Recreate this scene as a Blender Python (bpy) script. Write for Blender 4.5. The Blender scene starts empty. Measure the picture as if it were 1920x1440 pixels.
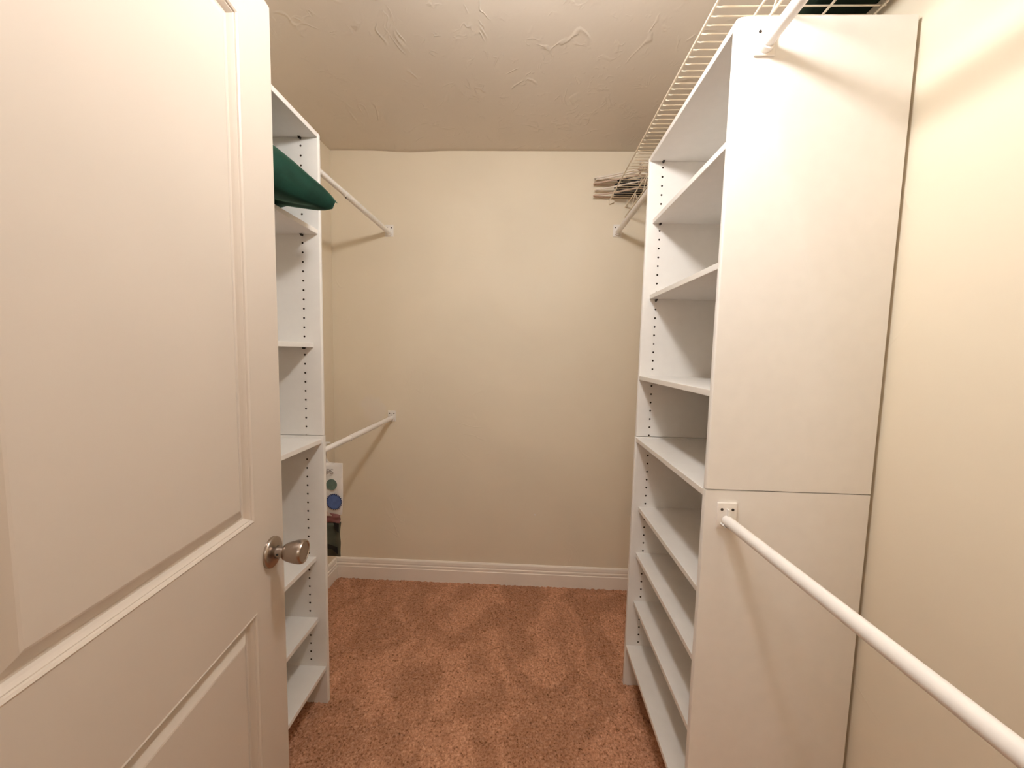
import bpy, bmesh, math, random
import numpy as np
from mathutils import Vector, Matrix

random.seed(7)
rng = np.random.default_rng(7)
scene = bpy.context.scene
COL = scene.collection

# ------------------------------------------------------------------ camera
def look_basis(pitch, yaw, roll):
    cy, sy = math.cos(yaw), math.sin(yaw)
    fwd = Vector((sy*math.cos(pitch), cy*math.cos(pitch), math.sin(pitch)))
    right = Vector((cy, -sy, 0)); up = right.cross(fwd)
    c, s = math.cos(roll), math.sin(roll)
    return c*right + s*up, -s*right + c*up, fwd
FOCAL_PX = 713.43
cam = bpy.data.cameras.new('camera')
cam.sensor_fit = 'HORIZONTAL'; cam.sensor_width = 36.0
cam.lens = FOCAL_PX/1920*36.0
cam.clip_start = 0.01
camo = bpy.data.objects.new('camera', cam); COL.objects.link(camo)
r_, u_, f_ = look_basis(math.radians(-4.616), math.radians(-2.0521), math.radians(1.3016))
camo.matrix_world = Matrix(((r_.x, u_.x, -f_.x, 0.0), (r_.y, u_.y, -f_.y, 0.0), (r_.z, u_.z, -f_.z, 1.3363), (0, 0, 0, 1)))
scene.camera = camo

# ------------------------------------------------------------------ world, light, exposure
world = bpy.data.worlds.new('world'); scene.world = world
world.use_nodes = True
world.node_tree.nodes['Background'].inputs[0].default_value = (0.9, 0.75, 0.6, 1)
world.node_tree.nodes['Background'].inputs[1].default_value = 0.05
scene.view_settings.view_transform = 'Standard'
scene.view_settings.look = 'None'
scene.view_settings.gamma = 1.0
scene.view_settings.use_curve_mapping = False
scene.view_settings.exposure = 0.11
LAMP_POS = (0.04, 0.63)          # the closet's globe ceiling lamp, above the picture
LAMP_Z, LAMP_R = 2.195, .062
LAMP_STRENGTH = 200.0
FILL_POS, FILL_Z, FILL_R, FILL_STRENGTH = (-0.15, -1.45), 2.20, .11, 28.0   # unseen fill globe added behind the camera to brighten the back wall and panels
LAMP_COLOR = (1.0, 0.985, 0.96)
scene.cycles.max_bounces = 6
scene.cycles.diffuse_bounces = 6
scene.cycles.use_light_tree = False
scene.cycles.caustics_reflective = False
scene.cycles.caustics_refractive = False
scene.cycles.glossy_bounces = 3
scene.cycles.transmission_bounces = 2

# ------------------------------------------------------------------ layout (metres)
D = 2.118          # back wall
HC = 2.410         # ceiling
XL = -1.091        # left wall
XR = 0.817         # right wall
YF = -2.30         # far wall of the hall behind the camera
YE = -0.13         # inner face of the closet's end wall, right of the doorway
RF, RB, RN, RFAR = 0.431, 0.807, 0.8913, 1.4684    # right tower: front x, back x, near outer face y, far inner face y
LF, LB, LFAR = -0.7192, -1.0895, 1.3169            # left tower
T = 0.016
TOWER_W = RFAR-(RN+T)
LNEAR = LFAR-TOWER_W-T      # outer face of the left tower's near panel
SEAM = 1.027
TOP = 2.066

# ------------------------------------------------------------------ materials
def new_mat(name):
    m = bpy.data.materials.new(name); m.use_nodes = True
    nt = m.node_tree; b = nt.nodes['Principled BSDF']
    return m, nt, b
def N(nt, typ, **kw):
    n = nt.nodes.new(typ)
    for k, v in kw.items(): setattr(n, k, v)
    return n
def coords(nt, scale=1.0):
    g = N(nt, 'ShaderNodeNewGeometry')
    m = N(nt, 'ShaderNodeMapping'); m.inputs['Scale'].default_value = (scale, scale, scale) if not isinstance(scale, tuple) else scale
    nt.links.new(g.outputs['Position'], m.inputs['Vector'])
    return m.outputs['Vector']
def noise(nt, vec, scale, detail=2, rough=.5, dist=0):
    n = N(nt, 'ShaderNodeTexNoise'); n.inputs['Scale'].default_value = scale
    n.inputs['Detail'].default_value = detail; n.inputs['Roughness'].default_value = rough; n.inputs['Distortion'].default_value = dist
    nt.links.new(vec, n.inputs['Vector']); return n.outputs['Fac']
def ramp(nt, fac, stops, interp='LINEAR'):
    r = N(nt, 'ShaderNodeValToRGB'); r.color_ramp.interpolation = interp
    while len(r.color_ramp.elements) < len(stops): r.color_ramp.elements.new(.5)
    for e, (p, c) in zip(r.color_ramp.elements, stops): e.position = p; e.color = c if len(c) == 4 else (*c, 1)
    nt.links.new(fac, r.inputs['Fac']); return r.outputs['Color']
def math_(nt, op, a, b=None):
    n = N(nt, 'ShaderNodeMath', operation=op)
    for i, v in enumerate((a, b)):
        if v is None: continue
        if isinstance(v, (int, float)): n.inputs[i].default_value = v
        else: nt.links.new(v, n.inputs[i])
    return n.outputs[0]
def mixc(nt, fac, a, b, mode='MIX'):
    n = N(nt, 'ShaderNodeMix', data_type='RGBA', blend_type=mode)
    def put(sock, v):
        if isinstance(v, (int, float)): sock.default_value = v
        elif isinstance(v, tuple): sock.default_value = v if len(v) == 4 else (*v, 1)
        else: nt.links.new(v, sock)
    put(n.inputs['Factor'], fac); put(n.inputs[6], a); put(n.inputs[7], b)
    return n.outputs[2]
def bump(nt, b, h, strength, dist):
    n = N(nt, 'ShaderNodeBump'); n.inputs['Strength'].default_value = strength; n.inputs['Distance'].default_value = dist
    nt.links.new(h, n.inputs['Height']); nt.links.new(n.outputs['Normal'], b.inputs['Normal'])
def trowel(nt, vec, s1, width, mask_lo, mask_hi, ms=.8):
    """thin curved trowel ridges: contour lines of a distorted noise, kept only in scattered patches"""
    n1 = noise(nt, vec, s1, 2, .55, 1.2)
    a = math_(nt, 'ABSOLUTE', math_(nt, 'SUBTRACT', n1, .5))
    line = ramp(nt, a, [(0, (1, 1, 1)), (width, (0, 0, 0))], 'EASE')
    msk = ramp(nt, noise(nt, vec, s1*ms, 2, .5, .3), [(mask_lo, (0, 0, 0)), (mask_hi, (1, 1, 1))])
    fine = noise(nt, vec, s1*6, 1, .6)
    return math_(nt, 'ADD', math_(nt, 'MULTIPLY', line, msk), math_(nt, 'MULTIPLY', fine, .18))

def mat_plain(name, col, rough=.5, spec=.5, metal=0, sheen=0, var=.03, vscale=30, bumpy=0, bscale=200):
    m, nt, b = new_mat(name)
    v = coords(nt)
    lo = tuple(c*(1-var) for c in col); hi = tuple(min(1, c*(1+var)) for c in col)
    c = ramp(nt, noise(nt, v, vscale, 1), [(.3, lo), (.7, hi)])
    nt.links.new(c, b.inputs['Base Color'])
    b.inputs['Roughness'].default_value = rough; b.inputs['Specular IOR Level'].default_value = spec
    b.inputs['Metallic'].default_value = metal
    if sheen: b.inputs['Sheen Weight'].default_value = sheen
    if bumpy: bump(nt, b, noise(nt, v, bscale, 2), bumpy, .001)
    return m

WALL = (0.81, 0.727, 0.590)
def mat_wall(name, col, patch=False):
    m, nt, b = new_mat(name); v = coords(nt)
    c = ramp(nt, noise(nt, v, 1.6, 3, .5, .6), [(.3, tuple(x*.955 for x in col)), (.7, tuple(min(1, x*1.035) for x in col))])
    if patch:   # touched-up paint: a pale smear by the lower rod, a paler broad brush-out up the middle
        mp = N(nt, 'ShaderNodeMapping'); mp.inputs['Location'].default_value = (.865, 0, -1.0)
        g = N(nt, 'ShaderNodeNewGeometry'); nt.links.new(g.outputs['Position'], mp.inputs['Vector'])
        mp2 = N(nt, 'ShaderNodeMapping'); mp2.inputs['Scale'].default_value = (1/.075, 0, 1/.085); nt.links.new(mp.outputs['Vector'], mp2.inputs['Vector'])
        ln = N(nt, 'ShaderNodeVectorMath', operation='LENGTH'); nt.links.new(mp2.outputs['Vector'], ln.inputs[0])
        d = math_(nt, 'ADD', ln.outputs['Value'], math_(nt, 'MULTIPLY', math_(nt, 'SUBTRACT', noise(nt, v, 14, 2), .5), 1.4))
        f = ramp(nt, d, [(.70, (.65, .65, .65)), (1.05, (0, 0, 0))])
        c = mixc(nt, f, c, (0.82, 0.75, 0.66))
    nt.links.new(c, b.inputs['Base Color'])
    rr = ramp(nt, noise(nt, v, 2.2, 2), [(.35, (.42,)*3), (.65, (.6,)*3)]); nt.links.new(rr, b.inputs['Roughness'])
    b.inputs['Specular IOR Level'].default_value = .35
    bump(nt, b, trowel(nt, v, 3.2, .02, .60, .72), .35, .0025)
    return m
M = {}
M['wall'] = mat_wall('cream_wall_paint', WALL)
M['wall_back'] = mat_wall('cream_wall_paint_touched_up', WALL, True)
m, nt, b = new_mat('trowelled_ceiling_paint'); v = coords(nt, (1, .8, 1))
c = ramp(nt, noise(nt, v, 2.0, 3), [(.3, (.68, .605, .52)), (.7, (.72, .645, .56))]); nt.links.new(c, b.inputs['Base Color'])
b.inputs['Roughness'].default_value = .6; bump(nt, b, math_(nt, 'ADD', trowel(nt, v, 5.0, .030, .53, .66, 1.9), math_(nt, 'MULTIPLY', trowel(nt, v, 12, .06, .54, .66, 1.3), .5)), .42, .004)
M['ceiling'] = m
M['melamine'] = mat_plain('white_melamine', (.83, .80, .765), .38, .4, var=.012)
M['edge'] = mat_plain('white_edge_band', (.84, .81, .775), .35, .4, var=.012)
M['back'] = mat_plain('white_hardboard', (.79, .76, .72), .5, .3, var=.012)
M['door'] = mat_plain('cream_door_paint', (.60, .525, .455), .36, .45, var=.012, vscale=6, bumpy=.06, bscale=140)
M['trim'] = mat_plain('white_trim_paint', (.90, .84, .77), .35, .45, var=.015, vscale=8)
M['rod'] = mat_plain('white_enamel_rod', (.86, .83, .81), .28, .5, var=.01)
M['bracket'] = mat_plain('white_plastic_bracket', (.84, .80, .76), .4, .5, var=.01)
M['screw'] = mat_plain('dark_screw_steel', (.05, .04, .035), .4, .5, metal=.6)
M['pin'] = mat_plain('dark_shelf_pin', (.06, .05, .045), .4, .5, metal=.5)
M['wire'] = mat_plain('cream_vinyl_wire', (.80, .71, .58), .35, .5, var=.02)
M['nickel'] = mat_plain('satin_nickel', (.44, .365, .31), .27, .5, metal=1, var=.05, vscale=60)
M['particle'] = mat_plain('raw_particleboard', (.10, .065, .04), .9, .1, var=.2, vscale=400)
M['dark'] = mat_plain('keyhole_black', (.01, .01, .01), .6)
M['hinge'] = mat_plain('brushed_steel_hinge', (.5, .45, .4), .35, metal=1)
M['hanger_white'] = mat_plain('white_plastic_hanger', (.80, .72, .64), .35, .5)
M['hanger_tan'] = mat_plain('beige_plastic_hanger', (.60, .45, .36), .4, .5)
M['hanger_black'] = mat_plain('black_plastic_hanger', (.012, .014, .018), .35, .5)
M['bag_white'] = mat_plain('white_printed_plastic', (.80, .76, .72), .3, .5, var=.02)
M['bag_clear'] = mat_plain('clouded_plastic_window', (.60, .50, .44), .25, .5, var=.06)
M['bag_maroon'] = mat_plain('maroon_print', (.25, .10, .09), .35)
M['bag_green'] = mat_plain('olive_green_print', (.070, .075, .052), .35, .5, var=.25, vscale=25)
M['bag_dark'] = mat_plain('black_print', (.012, .011, .010), .4)
M['bag_sage'] = mat_plain('sage_green_print', (.15, .17, .12), .3)
M['print_blue'] = mat_plain('blue_print', (.10, .155, .36), .35, var=.1, vscale=80)
M['print_navy'] = mat_plain('navy_print', (.03, .045, .13), .35)
M['print_green'] = mat_plain('green_print', (.13, .19, .155), .35, var=.1, vscale=80)
M['print_grey'] = mat_plain('grey_print', (.33, .29, .27), .4)
M['porcelain'] = mat_plain('white_porcelain', (.8, .78, .74), .3)
M['fabric_dark'] = mat_plain('dark_green_fabric', (.006, .011, .006), .9, .1, sheen=0, var=.3, vscale=20, bumpy=.4, bscale=500)
# velvet
m, nt, b = new_mat('emerald_velvet'); v = coords(nt)
c = ramp(nt, noise(nt, v, 9, 4, .6, .8), [(.3, (.0015, .016, .009)), (.75, (.006, .046, .028))]); nt.links.new(c, b.inputs['Base Color'])
b.inputs['Roughness'].default_value = .75; b.inputs['Sheen Weight'].default_value = .45; b.inputs['Sheen Roughness'].default_value = .35
b.inputs['Sheen Tint'].default_value = (.35, .75, .6, 1); b.inputs['Specular IOR Level'].default_value = .2
bump(nt, b, noise(nt, v, 350, 2), .25, .001); M['velvet'] = m
# carpet
m, nt, b = new_mat('brown_cut_pile_carpet'); v = coords(nt)
tuft = noise(nt, v, 135, 3, .62)
c1 = ramp(nt, tuft, [(.30, (.17, .070, .032)), (.43, (.49, .235, .128)), (.56, (.60, .31, .182)), (.72, (.76, .455, .295))])
big = noise(nt, coords(nt, (1.0, .8, 1)), 3.4, 3, .55, 1.6)
c2 = mixc(nt, ramp(nt, big, [(.40, (0, 0, 0)), (.62, (1, 1, 1))], 'EASE'), (.87, .86, .86), (1.15, 1.17, 1.22))
c = mixc(nt, 1.0, c1, c2, 'MULTIPLY')
nt.links.new(c, b.inputs['Base Color']); b.inputs['Roughness'].default_value = .95; b.inputs['Specular IOR Level'].default_value = .1
b.inputs['Sheen Weight'].default_value = .12
bump(nt, b, noise(nt, v, 420, 2), .6, .004); M['carpet'] = m
# bulb of the closet lamp, and the added fill globe
for key, stren in (('bulb', LAMP_STRENGTH), ('bulb_fill', FILL_STRENGTH)):
    m, nt, b = new_mat('glowing_globe_glass'); nt.nodes.remove(b)
    em = N(nt, 'ShaderNodeEmission'); em.inputs[0].default_value = (*LAMP_COLOR, 1); em.inputs[1].default_value = stren
    nt.links.new(em.outputs[0], nt.nodes['Material Output'].inputs[0]); M[key] = m

# ------------------------------------------------------------------ mesh helpers
def bx(bm, lo, hi, bevel=0, seg=2):
    """box from lo to hi, optionally bevelled"""
    t = bmesh.new(); bmesh.ops.create_cube(t, size=1)
    for vv in t.verts:
        vv.co = Vector(((lo[0]+hi[0])/2+vv.co.x*(hi[0]-lo[0]), (lo[1]+hi[1])/2+vv.co.y*(hi[1]-lo[1]), (lo[2]+hi[2])/2+vv.co.z*(hi[2]-lo[2])))
    if bevel: bmesh.ops.bevel(t, geom=list(t.edges), offset=bevel, segments=seg, profile=.5, affect='EDGES', clamp_overlap=True)
    join(bm, t)
def join(bm, t):
    me = bpy.data.meshes.new('tmp'); t.to_mesh(me); t.free(); bm.from_mesh(me); bpy.data.meshes.remove(me)
def tube(bm, pts, r, n=12, closed=False, cap=True):
    """round tube along a list of points; r one radius or a list"""
    pts = [Vector(p) for p in pts]; k = len(pts)
    rs = r if isinstance(r, (list, tuple)) else [r]*k
    rings = []; prev = None
    for i, p in enumerate(pts):
        a = pts[(i-1) % k] if (closed or i) else p; c = pts[(i+1) % k] if (closed or i < k-1) else p
        t = (c-a).normalized()
        if prev is None:
            u = t.orthogonal().normalized()
        else:
            u = (prev-t*prev.dot(t)).normalized()
        prev = u; w = t.cross(u)
        rings.append([bm.verts.new(p+rs[i]*(math.cos(2*math.pi*j/n)*u+math.sin(2*math.pi*j/n)*w)) for j in range(n)])
    for i in range(k if closed else k-1):
        A, B = rings[i], rings[(i+1) % k]
        for j in range(n): bm.faces.new((A[j], A[(j+1) % n], B[(j+1) % n], B[j]))
    if cap and not closed:
        bm.faces.new(rings[0][::-1]); bm.faces.new(rings[-1])
def lathe(bm, prof, origin, axis, n=32):
    """prof: list of (distance along axis, radius)"""
    axis = Vector(axis).normalized(); u = axis.orthogonal().normalized(); w = axis.cross(u); o = Vector(origin)
    rings = []
    for d, r in prof:
        if r < 1e-6: rings.append([bm.verts.new(o+axis*d)])
        else: rings.append([bm.verts.new(o+axis*d+r*(math.cos(2*math.pi*j/n)*u+math.sin(2*math.pi*j/n)*w)) for j in range(n)])
    for A, B in zip(rings, rings[1:]):
        for j in range(n):
            a = A[j % len(A)]; a2 = A[(j+1) % len(A)]; b_ = B[j % len(B)]; b2 = B[(j+1) % len(B)]
            vs = []
            for q in (a, a2, b2, b_):
                if q not in vs: vs.append(q)
            if len(vs) > 2: bm.faces.new(vs)
def prism(bm, poly, lo, hi, axis):
    """polygon (2-D list) extruded along axis 'X','Y' or 'Z' from lo to hi"""
    def mk(a, b_, s):
        return {'X': (s, a, b_), 'Y': (a, s, b_), 'Z': (a, b_, s)}[axis]
    A = [bm.verts.new(mk(a, b_, lo)) for a, b_ in poly]; B = [bm.verts.new(mk(a, b_, hi)) for a, b_ in poly]
    bm.faces.new(A[::-1]); bm.faces.new(B)
    for i in range(len(A)):
        j = (i+1) % len(A); bm.faces.new((A[i], A[j], B[j], B[i]))
def root_of(o):
    while o.parent: o = o.parent
    return o
def obj(name, bm, mat, parent=None, smooth=False, auto=None):
    bmesh.ops.recalc_face_normals(bm, faces=list(bm.faces))
    if parent is not None:
        off = root_of(parent).location
        if off.length: bmesh.ops.translate(bm, verts=list(bm.verts), vec=-off)
    me = bpy.data.meshes.new(name); bm.to_mesh(me); bm.free()
    mats = mat if isinstance(mat, list) else [mat]
    for q in mats: me.materials.append(M[q])
    if smooth:
        me.shade_smooth()
        if auto is not None: me.set_sharp_from_angle(angle=math.radians(auto))
    o = bpy.data.objects.new(name, me); COL.objects.link(o)
    if parent is not None: o.parent = parent
    return o
def tag(o, label, cat=None, group=None, kind=None):
    if label: o['label'] = label
    if cat: o['category'] = cat
    if group: o['group'] = group
    if kind: o['kind'] = kind
    return o
def thing(name, loc, label, cat, group=None, kind=None):
    o = bpy.data.objects.new(name, None); o.location = loc; o.empty_display_size = .05; COL.objects.link(o)
    return tag(o, label, cat, group, kind)
def struct(name, bm, mat, label=None, smooth=False, auto=None):
    o = obj(name, bm, mat, None, smooth, auto); return tag(o, label, None, None, 'structure')

# ------------------------------------------------------------------ the room
# floor: cut-pile carpet with real tufts
step = .0048
xs = np.arange(XL-.01, XR+.012, step); ys = np.arange(YF-.01, D+.012, step)
nx, ny = len(xs), len(ys)
gx, gy = np.meshgrid(xs, ys)
h = rng.normal(0, 1, (ny, nx)); h2 = rng.normal(0, 1, (ny//3+2, nx//3+2)).repeat(3, 0).repeat(3, 1)[:ny, :nx]
gz = -.0035+.0018*np.clip(h, -2, 2)+.0013*np.clip(h2, -2, 2)
gx = gx+rng.uniform(-.4, .4, gx.shape)*step; gy = gy+rng.uniform(-.4, .4, gy.shape)*step
me = bpy.data.meshes.new('floor')
co = np.stack([gx, gy, gz], -1).reshape(-1, 3).astype(np.float32)
idx = np.arange(nx*ny).reshape(ny, nx)
quads = np.stack([idx[:-1, :-1], idx[:-1, 1:], idx[1:, 1:], idx[1:, :-1]], -1).reshape(-1).astype(np.int32)
nq = len(quads)//4
me.vertices.add(len(co)); me.vertices.foreach_set('co', co.ravel())
me.loops.add(nq*4); me.loops.foreach_set('vertex_index', quads)
me.polygons.add(nq); me.polygons.foreach_set('loop_start', np.arange(nq, dtype=np.int32)*4)
me.update(calc_edges=True); me.validate()
me.shade_smooth(); me.materials.append(M['carpet'])
fl = bpy.data.objects.new('floor', me); COL.objects.link(fl)
tag(fl, 'reddish brown cut-pile carpet covering the closet floor', None, None, 'structure')

# ceiling: slightly wavy plaster slab
bm = bmesh.new(); nxs, nys = 64, 90
vg = []
for j in range(nys+1):
    row = []
    for i in range(nxs+1):
        x = XL-.02+(XR-XL+.04)*i/nxs; y = YF-.02+(D-YF+.04)*j/nys
        sag = .009*math.exp(-((x+.66)/.13)**2)*max(0, min(1, (y-1.7)/.4))+.002*math.sin(3*x+1)*math.cos(2.3*y)
        row.append(bm.verts.new((x, y, HC-sag)))
    vg.append(row)
for j in range(nys):
    for i in range(nxs): bm.faces.new((vg[j][i], vg[j+1][i], vg[j+1][i+1], vg[j][i+1]))
ce = struct('ceiling', bm, 'ceiling', 'tan skip-trowelled plaster ceiling', True)
sol = ce.modifiers.new('thickness', 'SOLIDIFY'); sol.thickness = .05; sol.offset = 1 if ce.data.polygons[0].normal.z > 0 else -1

ZT = HC+.02
def wallbox(name, lo, hi, mat, label):
    bm = bmesh.new(); bx(bm, lo, hi); return struct(name, bm, mat, label)
wb = wallbox('wall_back', (XL-.1, D, -.03), (XR+.1, D+.1, ZT), 'wall_back', 'cream painted back wall with paler touched-up paint')
bm = bmesh.new(); lathe(bm, [(-.002, .0045), (.0006, .0045), (.0010, .003), (.0010, 0)], (.072, D, .417), (0, -1, 0), 10); obj('nail_head', bm, 'bracket', wb)
wallbox('wall_left', (XL-.1, YF-.1, -.03), (XL, D, ZT), 'wall', 'cream painted left wall behind the shelving')
wallbox('wall_right', (XR, YF-.1, -.03), (XR+.1, D, ZT), 'wall', 'cream painted right wall beside the shelving')
wallbox('wall_front', (XL, YF-.1, -.03), (XR, YF, ZT), 'wall', 'cream painted far wall of the hall behind the photographer')
wallbox('wall_end', (.34, YE-.12, -.03), (XR, YE, ZT), 'wall', 'cream end wall right of the doorway')
wallbox('wall_entry', (XL, .07, -.03), (-.512, .186, ZT), 'wall', 'short cream wall the open door hangs on')

# baseboards: stepped profile run along the wall
PROF = [(0, -.012), (.016, -.012), (.016, .068), (.0125, .071), (.0125, .075), (.015, .078), (.0145, .086), (.011, .089), (.011, .093), (.012, .096), (.010, .112), (.006, .118), (0, .119)]
bm = bmesh.new(); prism(bm, [(D-a, b_) for a, b_ in PROF], XL, XR, 'X'); struct('baseboard_back', bm, 'trim', 'cream baseboard with stepped top along the back wall')
bm = bmesh.new(); prism(bm, [(XL+a, b_) for a, b_ in PROF], LFAR+T+.004, D-.016, 'Y'); struct('baseboard_left', bm, 'trim', 'short cream baseboard in the back left corner')
bm = bmesh.new()
prism(bm, [(XR-a, b_) for a, b_ in PROF], YE, RN-.004, 'Y'); prism(bm, [(XR-a, b_) for a, b_ in PROF], RFAR+T+.004, D-.016, 'Y')
struct('baseboard_right', bm, 'trim', 'cream baseboard along the right wall')

# ------------------------------------------------------------------ door_1: two raised panels, 0.63 m wide, standing open
DW, DH, DT, DZ0 = .628, 2.016, .035, .014
E_ = Vector((-.5424, .8181, 0)); ddir = Vector((-.1046, .9945, 0)).normalized()     # latch edge, direction hinge -> latch
nrm = Vector((ddir.y, -ddir.x, 0))                                                  # visible face normal
hinge = E_-ddir*DW
door = thing('door_1', hinge, 'open cream two-panel door with a round nickel knob', None, None, 'structure')
door['category'] = 'door'
def dpt(a, z, o=0.0):
    """a: distance from the latch edge, z: height, o: out of the visible face"""
    p = E_-ddir*a+nrm*o; return Vector((p.x, p.y, z))
STILE = .106; UP = (.990, 1.934); LOW = (.225, .801)
def door_sheet(bm, side):
    """one face of the door: stiles and rails with the two panel openings"""
    o = 0 if side > 0 else -DT
    bev = .003
    a0, a1 = bev, DW-bev; z0, z1 = DZ0+bev, DZ0+DH-bev
    al = [a0, STILE, DW-STILE, a1]; zl = [z0, LOW[0], LOW[1], UP[0], UP[1], z1]
    g = [[bm.verts.new(dpt(a, z, o)) for a in al] for z in zl]
    for j in range(5):
        for i in range(3):
            if i == 1 and j in (1, 3): continue
            bm.faces.new((g[j][i], g[j][i+1], g[j+1][i+1], g[j+1][i]))
    return g
bm = bmesh.new()
gA = door_sheet(bm, 1); gB = door_sheet(bm, -1)
def border(g): return [g[0][i] for i in range(4)]+[g[j][3] for j in range(1, 6)]+[g[5][i] for i in (2, 1, 0)]+[g[j][0] for j in (4, 3, 2, 1)]
bA, bB = border(gA), border(gB)
def rim(vs, o):
    out = []
    for vv in vs:
        p = vv.co; a = -(p-E_).dot(ddir); z = p.z
        a = 0 if a < .01 else DW if a > DW-.01 else a
        z = DZ0 if z < DZ0+.01 else DZ0+DH if z > DZ0+DH-.01 else z
        out.append(bm.verts.new(dpt(a, z, o)))
    return out
rA, rB = rim(bA, -.003), rim(bB, -DT+.003)
for P, Q in ((bA, rA), (rA, rB), (rB, bB)):
    for i in range(len(P)):
        j = (i+1) % len(P); bm.faces.new((P[i], P[j], Q[j], Q[i]))
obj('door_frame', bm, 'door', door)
def panel(z0, z1, side, name):
    """sticking (two stepped beads) sloping into a groove, then a bevel rising to the raised field"""
    s = 1 if side > 0 else -1; base = 0 if side > 0 else -DT
    prof_m = [(0, 0), (.0025, .0010), (.0055, -.0010), (.0066, -.0038), (.0080, -.0040), (.0115, -.0085), (.0140, -.0125), (.0165, -.0130)]
    prof_f = [(.0165, -.0130), (.0185, -.0130), (.0375, -.0025), (.0405, -.0018)]
    def ring(bm, d, o): return [bm.verts.new(dpt(a, z, base+s*o)) for a, z in ((STILE+d, z0+d), (DW-STILE-d, z0+d), (DW-STILE-d, z1-d), (STILE+d, z1-d))]
    bm = bmesh.new(); prev = None
    for d, o in prof_m:
        r = ring(bm, d, o)
        if prev:
            for i in range(4): bm.faces.new((prev[i], prev[(i+1) % 4], r[(i+1) % 4], r[i]))
        prev = r
    mo = obj('panel_moulding', bm, 'door', door)
    bm = bmesh.new(); prev = None
    for d, o in prof_f:
        r = ring(bm, d, o)
        if prev:
            for i in range(4): bm.faces.new((prev[i], prev[(i+1) % 4], r[(i+1) % 4], r[i]))
        prev = r
    bm.faces.new(prev)
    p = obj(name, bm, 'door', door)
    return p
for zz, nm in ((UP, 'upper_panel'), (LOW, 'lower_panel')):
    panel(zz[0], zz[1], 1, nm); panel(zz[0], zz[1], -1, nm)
# knob with rosette
KA, KZ = .052, .899
for side in (1, -1):
    ax = nrm*side; o = dpt(KA, KZ, 0 if side > 0 else -DT)
    bm = bmesh.new(); lathe(bm, [(0, .0325), (.004, .0325), (.0065, .0315), (.008, .029), (.0105, .021), (.0125, .0135)], o, ax, 40)
    k = obj('knob_rosette', bm, 'nickel', door, True, 40)
    bm = bmesh.new(); lathe(bm, [(.0115, .0125), (.027, .0115), (.0275, .0140), (.029, .0162), (.033, .0182), (.042, .0212), (.052, .0238), (.061, .0252), (.066, .0250), (.0695, .0235), (.0700, .0222), (.0700, .0212), (.0685, .0200), (.0683, 0)], o, ax, 40)
    kk = obj('door_knob', bm, 'nickel', door, True, 35)
    bm = bmesh.new(); q = o+ax*.0185; w = Vector((0, -1, 0)); 
    lathe(bm, [(.0, .0022), (.0008, .0022), (.0008, 0)], q+Vector((-ax.y, ax.x, 0)).normalized()*(-.0118)*side, Vector((-ax.y, ax.x, 0))*(-side), 10); obj('keyhole', bm, 'dark', kk)
for hz in (.25, 1.05, 1.82):
    bm = bmesh.new(); p = dpt(DW+.004, hz, -DT-.004); tube(bm, [p-Vector((0, 0, .045)), p+Vector((0, 0, .045))], .006, 12); obj('hinge', bm, 'hinge', door, True, 40)

# jamb the hinges sit on
bm = bmesh.new(); bx(bm, (-.512, .066, 0), (-.4875, .183, 2.05), .0015); struct('trim_1', bm, 'trim', 'cream door jamb on the hinge side')

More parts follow.
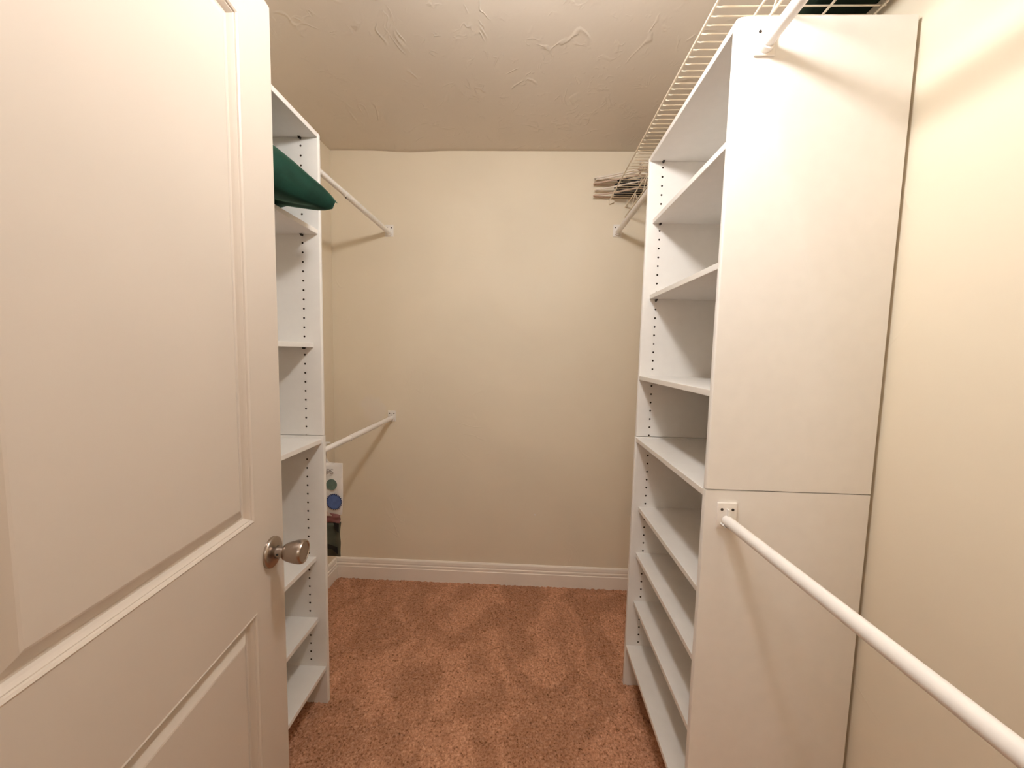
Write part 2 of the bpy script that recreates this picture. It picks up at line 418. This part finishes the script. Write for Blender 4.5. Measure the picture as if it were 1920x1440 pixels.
# ------------------------------------------------------------------ shelving towers
def tower(name, origin, label, sgn, front, back, y_near_out, z_shelves, holes_up, holes_low, xh):
    """sgn +1: opening faces -x (right tower); -1: opening faces +x (left tower). z_shelves: (z_bottom, recess, has_pins)"""
    root = thing(name, origin, label, 'shelving tower', 'shelving towers')
    y0 = y_near_out; yi0 = y0+T; yi1 = yi0+TOWER_W; y1 = yi1+T
    depth = abs(back-front)
    hx = [abs(xh-front), abs(xh-front)+.26]
    def side(ylo, yhi, zlo, zhi, inner_y, holes):
        # outline in x-z with a rounded front top corner, bullnosed front edge
        t = bmesh.new(); rc = .012 if zhi > 1.5 else .0015
        pts = [(0, zlo), (depth, zlo), (depth, zhi)]
        for k in range(5):
            a = math.pi/2+k*math.pi/8; pts.append((rc+rc*math.cos(a), zhi-rc+rc*math.sin(a)))
        poly = [(front+sgn*d, z) for d, z in pts]
        prism(t, poly, ylo, yhi, 'Y')
        es = [e for e in t.edges if abs(e.verts[0].co.y-e.verts[1].co.y) < 1e-6 and all(abs(v_.co.x-front) < rc+.001 for v_ in e.verts)]
        bmesh.ops.bevel(t, geom=es, offset=.0055, segments=3, profile=.5, affect='EDGES', clamp_overlap=True)
        o = obj('side_panel', t, 'melamine', root, True, 30)
        # shelf-pin holes drilled into the inner face
        c = bmesh.new(); s = 1 if inner_y < (ylo+yhi)/2 else -1     # drill direction
        for z in holes:
            for d in hx:
                p = Vector((front+sgn*d, inner_y, z)); tube(c, [p-Vector((0, s*.004, 0)), p+Vector((0, s*.011, 0))], .0036, 8)
        bmesh.ops.recalc_face_normals(c, faces=list(c.faces))
        bmesh.ops.translate(c, verts=list(c.verts), vec=-Vector(origin))
        cm = bpy.data.meshes.new('drill'); cm.materials.append(M['particle']); c.to_mesh(cm); c.free(); co_ = bpy.data.objects.new('drill', cm); COL.objects.link(co_); co_.parent = root
        md = o.modifiers.new('holes', 'BOOLEAN'); md.object = co_; md.operation = 'DIFFERENCE'; md.solver = 'EXACT'; md.material_mode = 'TRANSFER'
        bpy.context.view_layer.update(); dg = bpy.context.evaluated_depsgraph_get()
        nm = bpy.data.meshes.new_from_object(o.evaluated_get(dg)); o.modifiers.clear(); old = o.data; o.data = nm; nm.name = 'side_panel'
        bpy.data.objects.remove(co_); bpy.data.meshes.remove(cm); bpy.data.meshes.remove(old)
    for ylo, yhi, inner in ((y0, yi0, yi0), (yi1, y1, yi1)):
        side(ylo, yhi, -.004, SEAM-.0012, inner, holes_low); side(ylo, yhi, SEAM+.0012, TOP, inner, holes_up)
    for zb, rec, pins in z_shelves:
        bm = bmesh.new(); xa, xb = front+sgn*(rec+.002), back-sgn*.006
        bx(bm, (min(xa, xb), yi0, zb), (max(xa, xb), yi1, zb+T), .0012, 2)
        sh = obj('shelf', bm, 'melamine', root)
        if pins:
            for yy, s in ((yi1, -1), (yi0, 1)):
                for d in (hx[0], hx[1]):
                    bm = bmesh.new(); p = Vector((front+sgn*d, yy, zb-.0035))
                    tube(bm, [p, p+Vector((0, s*.010, 0))], .0033, 8); bx(bm, (p.x-.004, min(yy, yy+s*.011), zb-.0016), (p.x+.004, max(yy, yy+s*.011), zb-.0001))
                    obj('shelf_pin', bm, 'pin', sh)
    bm = bmesh.new(); xa, xb = back-sgn*.006, back-sgn*.001
    bx(bm, (min(xa, xb), yi0, .1), (max(xa, xb), yi1, TOP-.004)); obj('back_panel', bm, 'back', root)
    return root
RS = [(2.046, 0, True), (1.8255, .021, True), (1.550, .023, True), (1.2455, 0, False), (1.006, 0, False), (.7325, .021, True), (.5435, .021, True), (.3430, .021, True), (.1535, 0, False)]
tower('closet_tower', (RF+.18, RN, 0), 'tall white shelving tower standing against the right wall', 1, RF, RB, RN, RS,
      [2.0241-.032*i for i in range(32)], [.9527-.032*i for i in range(25)], .481)
LS = [(2.045, 0, True), (1.7275, .004, True), (1.341, .027, True), (.999, .004, False), (.5585, .031, True), (.3225, .027, True), (.1295, .002, False)]
tower('closet_tower', (LF-.18, LNEAR, 0), 'tall white shelving tower on the left, partly hidden behind the open door', -1, LF, LB, LNEAR, LS,
      [2.0187-.032*i for i in range(32)], [.9389-.032*i for i in range(25)], -.7802)

# ------------------------------------------------------------------ clothes rods
def rod(label, a, b_, ends, joint=None, r=.0125):
    """telescoping rod from a to b_; ends: which ends carry a bracket (0, 1)"""
    A, B = Vector(a), Vector(b_); dr = (B-A).normalized(); mid = (A+B)/2
    root = thing('clothes_rod', tuple(mid-Vector((0, 0, r))), label, 'clothes rod', 'white closet rods')
    g = .006
    P, Q = A+dr*g, B-dr*g
    if joint is None:
        bm = bmesh.new(); tube(bm, [P, Q], r, 24); obj('rod_tube', bm, 'rod', root, True, 40)
    else:
        J = A+(B-A)*joint
        bm = bmesh.new(); tube(bm, [P, J+dr*.02], r*.86, 24); obj('inner_tube', bm, 'rod', root, True, 40)
        bm = bmesh.new(); tube(bm, [J, Q], r, 24); outer = obj('outer_tube', bm, 'rod', root, True, 40)
        bm = bmesh.new(); q = J+dr*.012-Vector((0, 0, r)); lathe(bm, [(-.001, .0028), (.0015, .0028), (.0022, .002), (.0022, 0)], q, (0, 0, -1), 10); obj('set_screw', bm, 'screw', outer)
    for e in ends:
        p = A if e == 0 else B; n = 1 if (e == 0) == (dr.y > 0) else -1      # +y or -y out of the mounting face
        w, zt, zb = .023, .043, .021
        bm = bmesh.new()
        bx(bm, (p.x-w, min(p.y, p.y+n*.005), p.z-zb), (p.x+w, max(p.y, p.y+n*.005), p.z+zt), .0022, 3)
        br = obj('rod_bracket', bm, 'bracket', root, True, 35)
        # open cup that carries the rod end
        bm = bmesh.new(); k = 15; ro, ri = r+.0042, r+.0008
        prof = []
        for i in range(k+1):
            an = math.radians(205+i*130/k); prof.append((p.x+ro*math.cos(an), p.z+ro*math.sin(an)))
        for i in range(k+1):
            an = math.radians(335-i*130/k); prof.append((p.x+ri*math.cos(an), p.z+ri*math.sin(an)))
        prism(bm, prof, p.y+n*.004, p.y+n*.019, 'Y'); obj('cup', bm, 'bracket', br, True, 35)
        bm = bmesh.new(); bx(bm, (p.x-.0022, min(p.y+n*.003, p.y+n*.013), p.z+r), (p.x+.0022, max(p.y+n*.003, p.y+n*.013), p.z+.029), .001); obj('rib', bm, 'bracket', br)
        for sx in (-1, 1):
            bm = bmesh.new(); lathe(bm, [(.004, .0034), (.0056, .0034), (.0062, .0026), (.0062, 0)], (p.x+sx*.0125, p.y, p.z+.0265), (0, n, 0), 12); obj('screw', bm, 'screw', br)
    return root
rod('upper white rod from the left tower to the back wall', (-.7665, LFAR+T, 1.978), (-.7665, D, 1.978), (0, 1), .34)
rod('lower white rod from the left tower to the back wall, over the hanging bag', (-.7550, LFAR+T, .9545), (-.7550, D, .9545), (0, 1), .34)
rod('white rod under the wire shelf in the back right corner', (.4705, RFAR+T, 1.992), (.4705, D, 1.992), (0, 1))
rod('near white rod at the top of the right tower, leaving the picture above', (.4925, RN, 2.004), (.4925, YE, 2.004), (0, 1))
rod('long near white rod at waist height on the right tower, crossing the lower right corner', (.4815, RN, .955), (.4815, YE, .977), (0, 1))

# ------------------------------------------------------------------ wire shelf over the right tower
ZW = 2.158; XW = .4275; XWB = XR-.006
ws = thing('wire_shelf', ((XW+XWB)/2, (YE+D)/2, ZW-.085), 'cream wire shelf running along the right wall under the ceiling', 'wire shelf')
def wrod(name, x, z, r, y0=YE+.004, y1=D-.004):
    bm = bmesh.new(); tube(bm, [(x, y0, z), (x, y1, z)], r, 10); return obj(name, bm, 'wire', ws, True, 40)
wrod('front_rod', XW-.004, ZW+.004, .0030)
for x in (.6816, .800): wrod('support_rod', x, ZW-.0042, .0028)
wrod('truss_rod', .505, 2.124, .0028); wrod('truss_rod', .507, 2.0745, .0032)
bm = bmesh.new(); tube(bm, [(XW-.002, 0, 0), (XW+.006, 0, -.0012), (XW+.012, 0, 0), (XWB, 0, 0)], .0018, 8)
bmesh.ops.translate(bm, verts=list(bm.verts), vec=(0, 0, ZW)); first = obj('deck_wire', bm, 'wire', ws, True, 40)
cy0 = ws.location.y; base_y = .9785
k0 = int((YE+.02-base_y)/.0254); k1 = int((D-.012-base_y)/.0254)
first.location.y = base_y
for k in range(k0, k1+1):
    o = first if k == 0 else first.copy()
    if k: COL.objects.link(o)
    o.parent = ws
    o.location = (0, base_y+k*.0254, 0)
# zig-zag web between the two truss rods
bm = bmesh.new(); tube(bm, [(0, -.045, -.0475), (0, 0, 0), (0, .045, -.0475)], .0018, 8)
bmesh.ops.translate(bm, verts=list(bm.verts), vec=(.506, 0, 2.1225)); zz = obj('truss_web', bm, 'wire', ws, True, 40)
ny_ = 0; y = YE+.08
while y < D-.05:
    o = zz if ny_ == 0 else zz.copy()
    if ny_: COL.objects.link(o)
    o.parent = ws; o.location = (0, y, 0); ny_ += 1; y += .18
for y in (YE+.10, .55, 1.62, D-.04):
    bm = bmesh.new(); tube(bm, [(.505, y, 2.126), (.507, y, ZW-.002)], .0022, 8); obj('truss_hanger', bm, 'wire', ws, True, 40)
# end clip against the back wall
bm = bmesh.new(); prism(bm, [(XW-.008, ZW+.008), (XW+.016, ZW+.004), (XW+.016, ZW-.014), (XW-.008, ZW-.022)], D-.018, D, 'Y'); obj('end_clip', bm, 'wire', ws)

# ------------------------------------------------------------------ hangers lying in a stack on the wire shelf
def hanger_mesh(r, bar_drop, mat, w=.205):
    bm = bmesh.new()
    path = []
    n = 7
    path += [(-.012, -.02), (-.10, -.068), (-w+.03, -.104)]
    for k in range(6):
        a = math.radians(130+k*30); path.append((-w+.012+.012*math.cos(a), -.118+.012*math.sin(a)))
    path += [(-.1, -.1305), (.1, -.1305)]
    for k in range(6):
        a = math.radians(-100+k*30); path.append((w-.012+.012*math.cos(a), -.118+.012*math.sin(a)))
    path += [(w-.03, -.104), (.10, -.068), (.012, -.02)]
    tube(bm, [(a, b_, 0) for a, b_ in path], r, 8, closed=True)
    hook = [(0, -.02), (0, .012), (.004, .022)]
    for k in range(9):
        a = math.radians(-60+k*32); hook.append((.0+.02*math.cos(a)*.95, .045+.022*math.sin(a)))
    tube(bm, [(a, b_, 0) for a, b_ in hook], r*.72, 8)
    bmesh.ops.rotate(bm, verts=list(bm.verts), cent=(0, 0, 0), matrix=Matrix.Rotation(math.pi, 3, 'Z'))   # hook towards -y
    me = bpy.data.meshes.new('clothes_hanger'); bmesh.ops.recalc_face_normals(bm, faces=list(bm.faces)); bm.to_mesh(me); bm.free(); me.materials.append(M[mat]); me.shade_smooth()
    return me
HM = {'w': hanger_mesh(.0040, 0, 'hanger_white'), 't': hanger_mesh(.0042, 0, 'hanger_tan'), 'k': hanger_mesh(.0039, 0, 'hanger_black', .180)}
order = ['t', 'k', 'k', 'k', 'w', 'k', 'k', 'k', 't', 'k', 'w', 'w']
WHICH = {'w': ('white plastic hanger', 'white hangers on the wire shelf'), 't': ('beige plastic hanger', 'beige hangers on the wire shelf'),
         'k': ('black plastic hanger', 'black hangers on the wire shelf')}
z = ZW+.0118
for i, kd in enumerate(order):
    o = bpy.data.objects.new('clothes_hanger', HM[kd]); COL.objects.link(o)
    cx = {'k': .630, 'w': .548, 't': .545}[kd]+random.uniform(-.012, .004)
    cyy = {'k': 1.978, 'w': 1.966, 't': 1.974}[kd]+random.uniform(-.006, .006)-(0 if kd != 'k' else .003*i)
    o.location = (cx, cyy, z); o.rotation_euler = (0, 0, math.radians(random.uniform(-1.6, 1.6)))
    ordn = ['lowest', 'second', 'third', 'fourth', 'fifth', 'sixth', 'seventh', 'eighth', 'ninth', 'tenth', 'eleventh', 'topmost'][i]
    where = ordn+' in the hanger pile on the wire shelf' if ordn in ('lowest', 'topmost') else ordn+' from the bottom of the hanger pile'
    tag(o, WHICH[kd][0]+', '+where, 'hanger', WHICH[kd][1]); z += .0079
# dark cloth folded on the near end of the wire shelf
bm = bmesh.new(); nu, nv = 26, 30
cx, cyc, hw, hd, hh = .7265, .90, .078, .26, .055
top = []; bot = []
for j in range(nv+1):
    rt, rb = [], []
    for i in range(nu+1):
        u, w = 2*i/nu-1, 2*j/nv-1
        e = (max(0, 1-abs(u)**5)*max(0, 1-abs(w)**7))**.4
        x = cx+hw*u*(1+.03*math.sin(9*w)); y = cyc+hd*w*(1+.02*math.sin(7*u))
        rt.append(bm.verts.new((x, y, ZW+.003+hh*.5*(1+e*(.9+.12*math.sin(6*u+2*w)))))); rb.append(bm.verts.new((x, y, ZW+.003+hh*.5*(1-e))))
    top.append(rt); bot.append(rb)
for j in range(nv):
    for i in range(nu):
        bm.faces.new((top[j][i], top[j][i+1], top[j+1][i+1], top[j+1][i])); bm.faces.new((bot[j][i], bot[j+1][i], bot[j+1][i+1], bot[j][i+1]))
bmesh.ops.remove_doubles(bm, verts=list(bm.verts), dist=.0004)
tag(obj('folded_cloth', bm, 'fabric_dark', None, True), 'dark green-black folded cloth lying on the near end of the wire shelf', 'cloth')

# ------------------------------------------------------------------ green velvet pillow
def pillow(center, size, thick, rotz, tilt, label):
    root_loc = Vector(center)
    bm = bmesh.new(); n = 44; h = size/2; grids = []
    R = Matrix.Rotation(rotz, 4, 'Z') @ Matrix.Rotation(tilt[0], 4, 'X') @ Matrix.Rotation(tilt[1], 4, 'Y')
    for s in (1, -1):
        g = []
        for j in range(n+1):
            row = []
            for i in range(n+1):
                u, w = 2*i/n-1, 2*j/n-1
                pinch = 1-.07*(1-u*u)*abs(w)**2-.0; pinch2 = 1-.07*(1-w*w)*abs(u)**2
                x, y = h*u*pinch2, h*w*pinch
                t = ((1-abs(u)**2.6)*(1-abs(w)**2.6))
                zt = thick/2*max(0, t)**(.42 if s > 0 else .29)
                zt *= 1+.05*math.sin(5*u+2*w)*math.sin(4*w-1)
                crease = .006*math.exp(-((u*.8+w*.6-.35)/.12)**2)-.008*math.exp(-((u*.5-w*.9+.2)/.10)**2)
                p = Vector((x, y, s*(zt+max(0, t)**.5*crease)))
                p = R @ p; over = max(0, root_loc.x+p.x-(LF-.02)); p.z -= .36*over
                row.append(bm.verts.new(p))
            g.append(row)
        for j in range(n):
            for i in range(n): bm.faces.new((g[j][i], g[j][i+1], g[j+1][i+1], g[j+1][i]))
    bmesh.ops.remove_doubles(bm, verts=list(bm.verts), dist=.0003)
    o = obj('throw_pillow', bm, 'velvet', None, True); o.location = root_loc
    return tag(o, label, 'pillow')
# ------------------------------------------------------------------ hanging pack of storage bags
def bag():
    YB = LFAR+.115; x0, x1 = -.865, -.7045; zt, zb, zm = .893, .513, .655
    root = thing('storage_bag_pack', ((x0+x1)/2, YB, zb), 'white and dark green printed plastic pack hanging from the lower left rod', 'package')
    def sheet(name, x_a, x_b, z_a, z_b, mat, parent, puff, seed, edge=.0):
        bm = bmesh.new(); nu, nv = 18, 24; fr, bk = [], []
        for j in range(nv+1):
            A, B = [], []
            for i in range(nu+1):
                u, w = i/nu, j/nv
                zz_ = z_a+(z_b-z_a)*w
                right = x_b+edge*math.sin(w*math.pi*1.3+seed)-.014*(1-(zz_-zb)/(zt-zb))
                x = x_a+(right-x_a)*u
                e = (4*u*(1-u))**.5*(4*w*(1-w))**.35 if 0 < u < 1 and 0 < w < 1 else 0
                wv = .0022*math.sin(9*u+seed)*math.sin(11*w+2*seed)
                A.append(bm.verts.new((x, YB-puff*e-.0012-wv, zz_))); B.append(bm.verts.new((x, YB+puff*e*.8+.0012-wv, zz_)))
            fr.append(A); bk.append(B)
        for j in range(nv):
            for i in range(nu):
                bm.faces.new((fr[j][i], fr[j+1][i], fr[j+1][i+1], fr[j][i+1])); bm.faces.new((bk[j][i], bk[j][i+1], bk[j+1][i+1], bk[j+1][i]))
        for j in range(nv):
            for i in (0, nu): bm.faces.new((fr[j][i], fr[j+1][i], bk[j+1][i], bk[j][i]))
        for i in range(nu):
            for j in (0, nv): bm.faces.new((fr[j][i], fr[j][i+1], bk[j][i+1], bk[j][i]))
        return obj(name, bm, mat, parent, True, 60)
    up = sheet('printed_header', x0, x1, zm+.03, zt, 'bag_white', root, .010, .4, .002)
    lo = sheet('green_pouch', x0, x1-.003, zb, zm, 'bag_green', root, .016, 1.7, .002)
    sheet('maroon_band', x0, x1-.006, zm-.004, zm+.040, 'bag_maroon', root, .011, 2.2, 0)
    # clear-plastic wedge between white header and maroon band, dark corner fold
    fy = YB-.0135
    bm = bmesh.new(); prism(bm, [(x0, zm+.030), (-.745, zm+.030), (-.770, zm+.055), (x0, zm+.085)], fy-.001, fy, 'Y'); obj('clear_window', bm, 'bag_clear', up)
    fy = YB-.0185
    bm = bmesh.new(); prism(bm, [(x0, zb+.052), (-.775, zb+.062), (-.750, zb+.058), (-.722, zb+.048), (-.7205, zb+.018), (-.742, zb+.038), (-.78, zb+.044), (x0, zb+.034)], fy-.001, fy, 'Y'); obj('dark_fold', bm, 'bag_dark', lo)
    bm = bmesh.new(); prism(bm, [(-.737, zm+.006), (-.715, zm+.002), (-.716, zm-.035), (-.728, zm-.025)], fy-.001, fy, 'Y'); obj('dark_fold', bm, 'bag_dark', lo)
    # round emblems and lettering printed on the header
    fy = YB-.0135
    def disc(name, cx, cz, r, mat, parent, teeth=0, yo=0.0):
        bm = bmesh.new(); n = teeth*4 if teeth else 40; pts = []
        for i in range(n):
            a = 2*math.pi*i/n; rr = r*(1.0 if not teeth or (i % 4) in (0, 1) else .88); pts.append((cx+rr*math.cos(a), cz+rr*math.sin(a)))
        prism(bm, pts, fy-.0008-yo, fy-yo, 'Y'); return obj(name, bm, mat, parent)
    disc('round_emblem', -.7445, .811, .0215, 'print_green', up)
    gear = disc('gear_emblem', -.7355, .742, .0330, 'print_navy', up, 26)
    disc('gear_face', -.7355, .742, .0272, 'print_blue', gear, 0, .0008)
    cu = bpy.data.curves.new('lettering', 'FONT'); cu.body = 'IPS'; cu.size = .030; cu.extrude = .0004; cu.align_x = 'RIGHT'
    to = bpy.data.objects.new('lettering', cu); COL.objects.link(to)
    bpy.context.view_layer.update(); dg = bpy.context.evaluated_depsgraph_get()
    tm = bpy.data.meshes.new_from_object(to.evaluated_get(dg)); bpy.data.objects.remove(to); bpy.data.curves.remove(cu)
    tm.transform(Matrix.Translation(Vector((-.736, fy-.0006, .852))-root.location) @ Matrix.Rotation(math.pi/2, 4, 'X')); tm.materials.clear(); tm.materials.append(M['print_grey'])
    lo_ = bpy.data.objects.new('lettering', tm); COL.objects.link(lo_); lo_.parent = up
    # hang strip looped over the rod
    bm = bmesh.new(); xs0, xs1 = -.812, -.770
    prof = [(xs0, .885)]
    prism(bm, [(xs0, .880), (xs1+.03, .880), (xs1+.03, .8935), (xs1+.012, .895), (xs1+.003, .902), (xs1, .915), (xs1, .968), (xs1+.016, .972), (xs1+.016, .976), (xs0, .976)], YB-.0012, YB+.0012, 'Y'); obj('hang_strip', bm, 'bag_white', root)
    return root
bag()
pillow((-.826, 1.050, 1.8315), .385, .155, math.radians(-20), (0, 0), 'dark green velvet pillow poking out of the left tower')

# ------------------------------------------------------------------ ceiling lamp (above the picture) and the added fill globe
def globe_lamp(pos, zl, rl, mat, label):
    lx, ly = pos; zc = HC-zl
    lamp = thing('ceiling_lamp', (lx, ly, HC), label, 'lamp')
    k = rl/.062
    bm = bmesh.new(); lathe(bm, [(0, .062*k), (.012, .062*k), (.022, .056*k), (.032, .044*k), (zc-rl*.80, .040*k), (zc-rl*.80, 0)], (lx, ly, HC+.002), (0, 0, -1), 36); obj('lamp_holder', bm, 'porcelain', lamp, True, 40)
    bm = bmesh.new(); lathe(bm, [(zc-rl*math.cos(math.radians(a)), rl*math.sin(math.radians(a))) for a in range(36, 180, 18)]+[(zc+rl, 0)], (lx, ly, HC), (0, 0, -1), 18); obj('glass_globe', bm, mat, lamp, True)
globe_lamp(LAMP_POS, LAMP_Z, LAMP_R, 'bulb', 'glowing white glass globe lamp on the closet ceiling')
globe_lamp(FILL_POS, FILL_Z, FILL_R, 'bulb_fill', 'added fill light, a larger white glass globe on the hall ceiling behind the doorway')
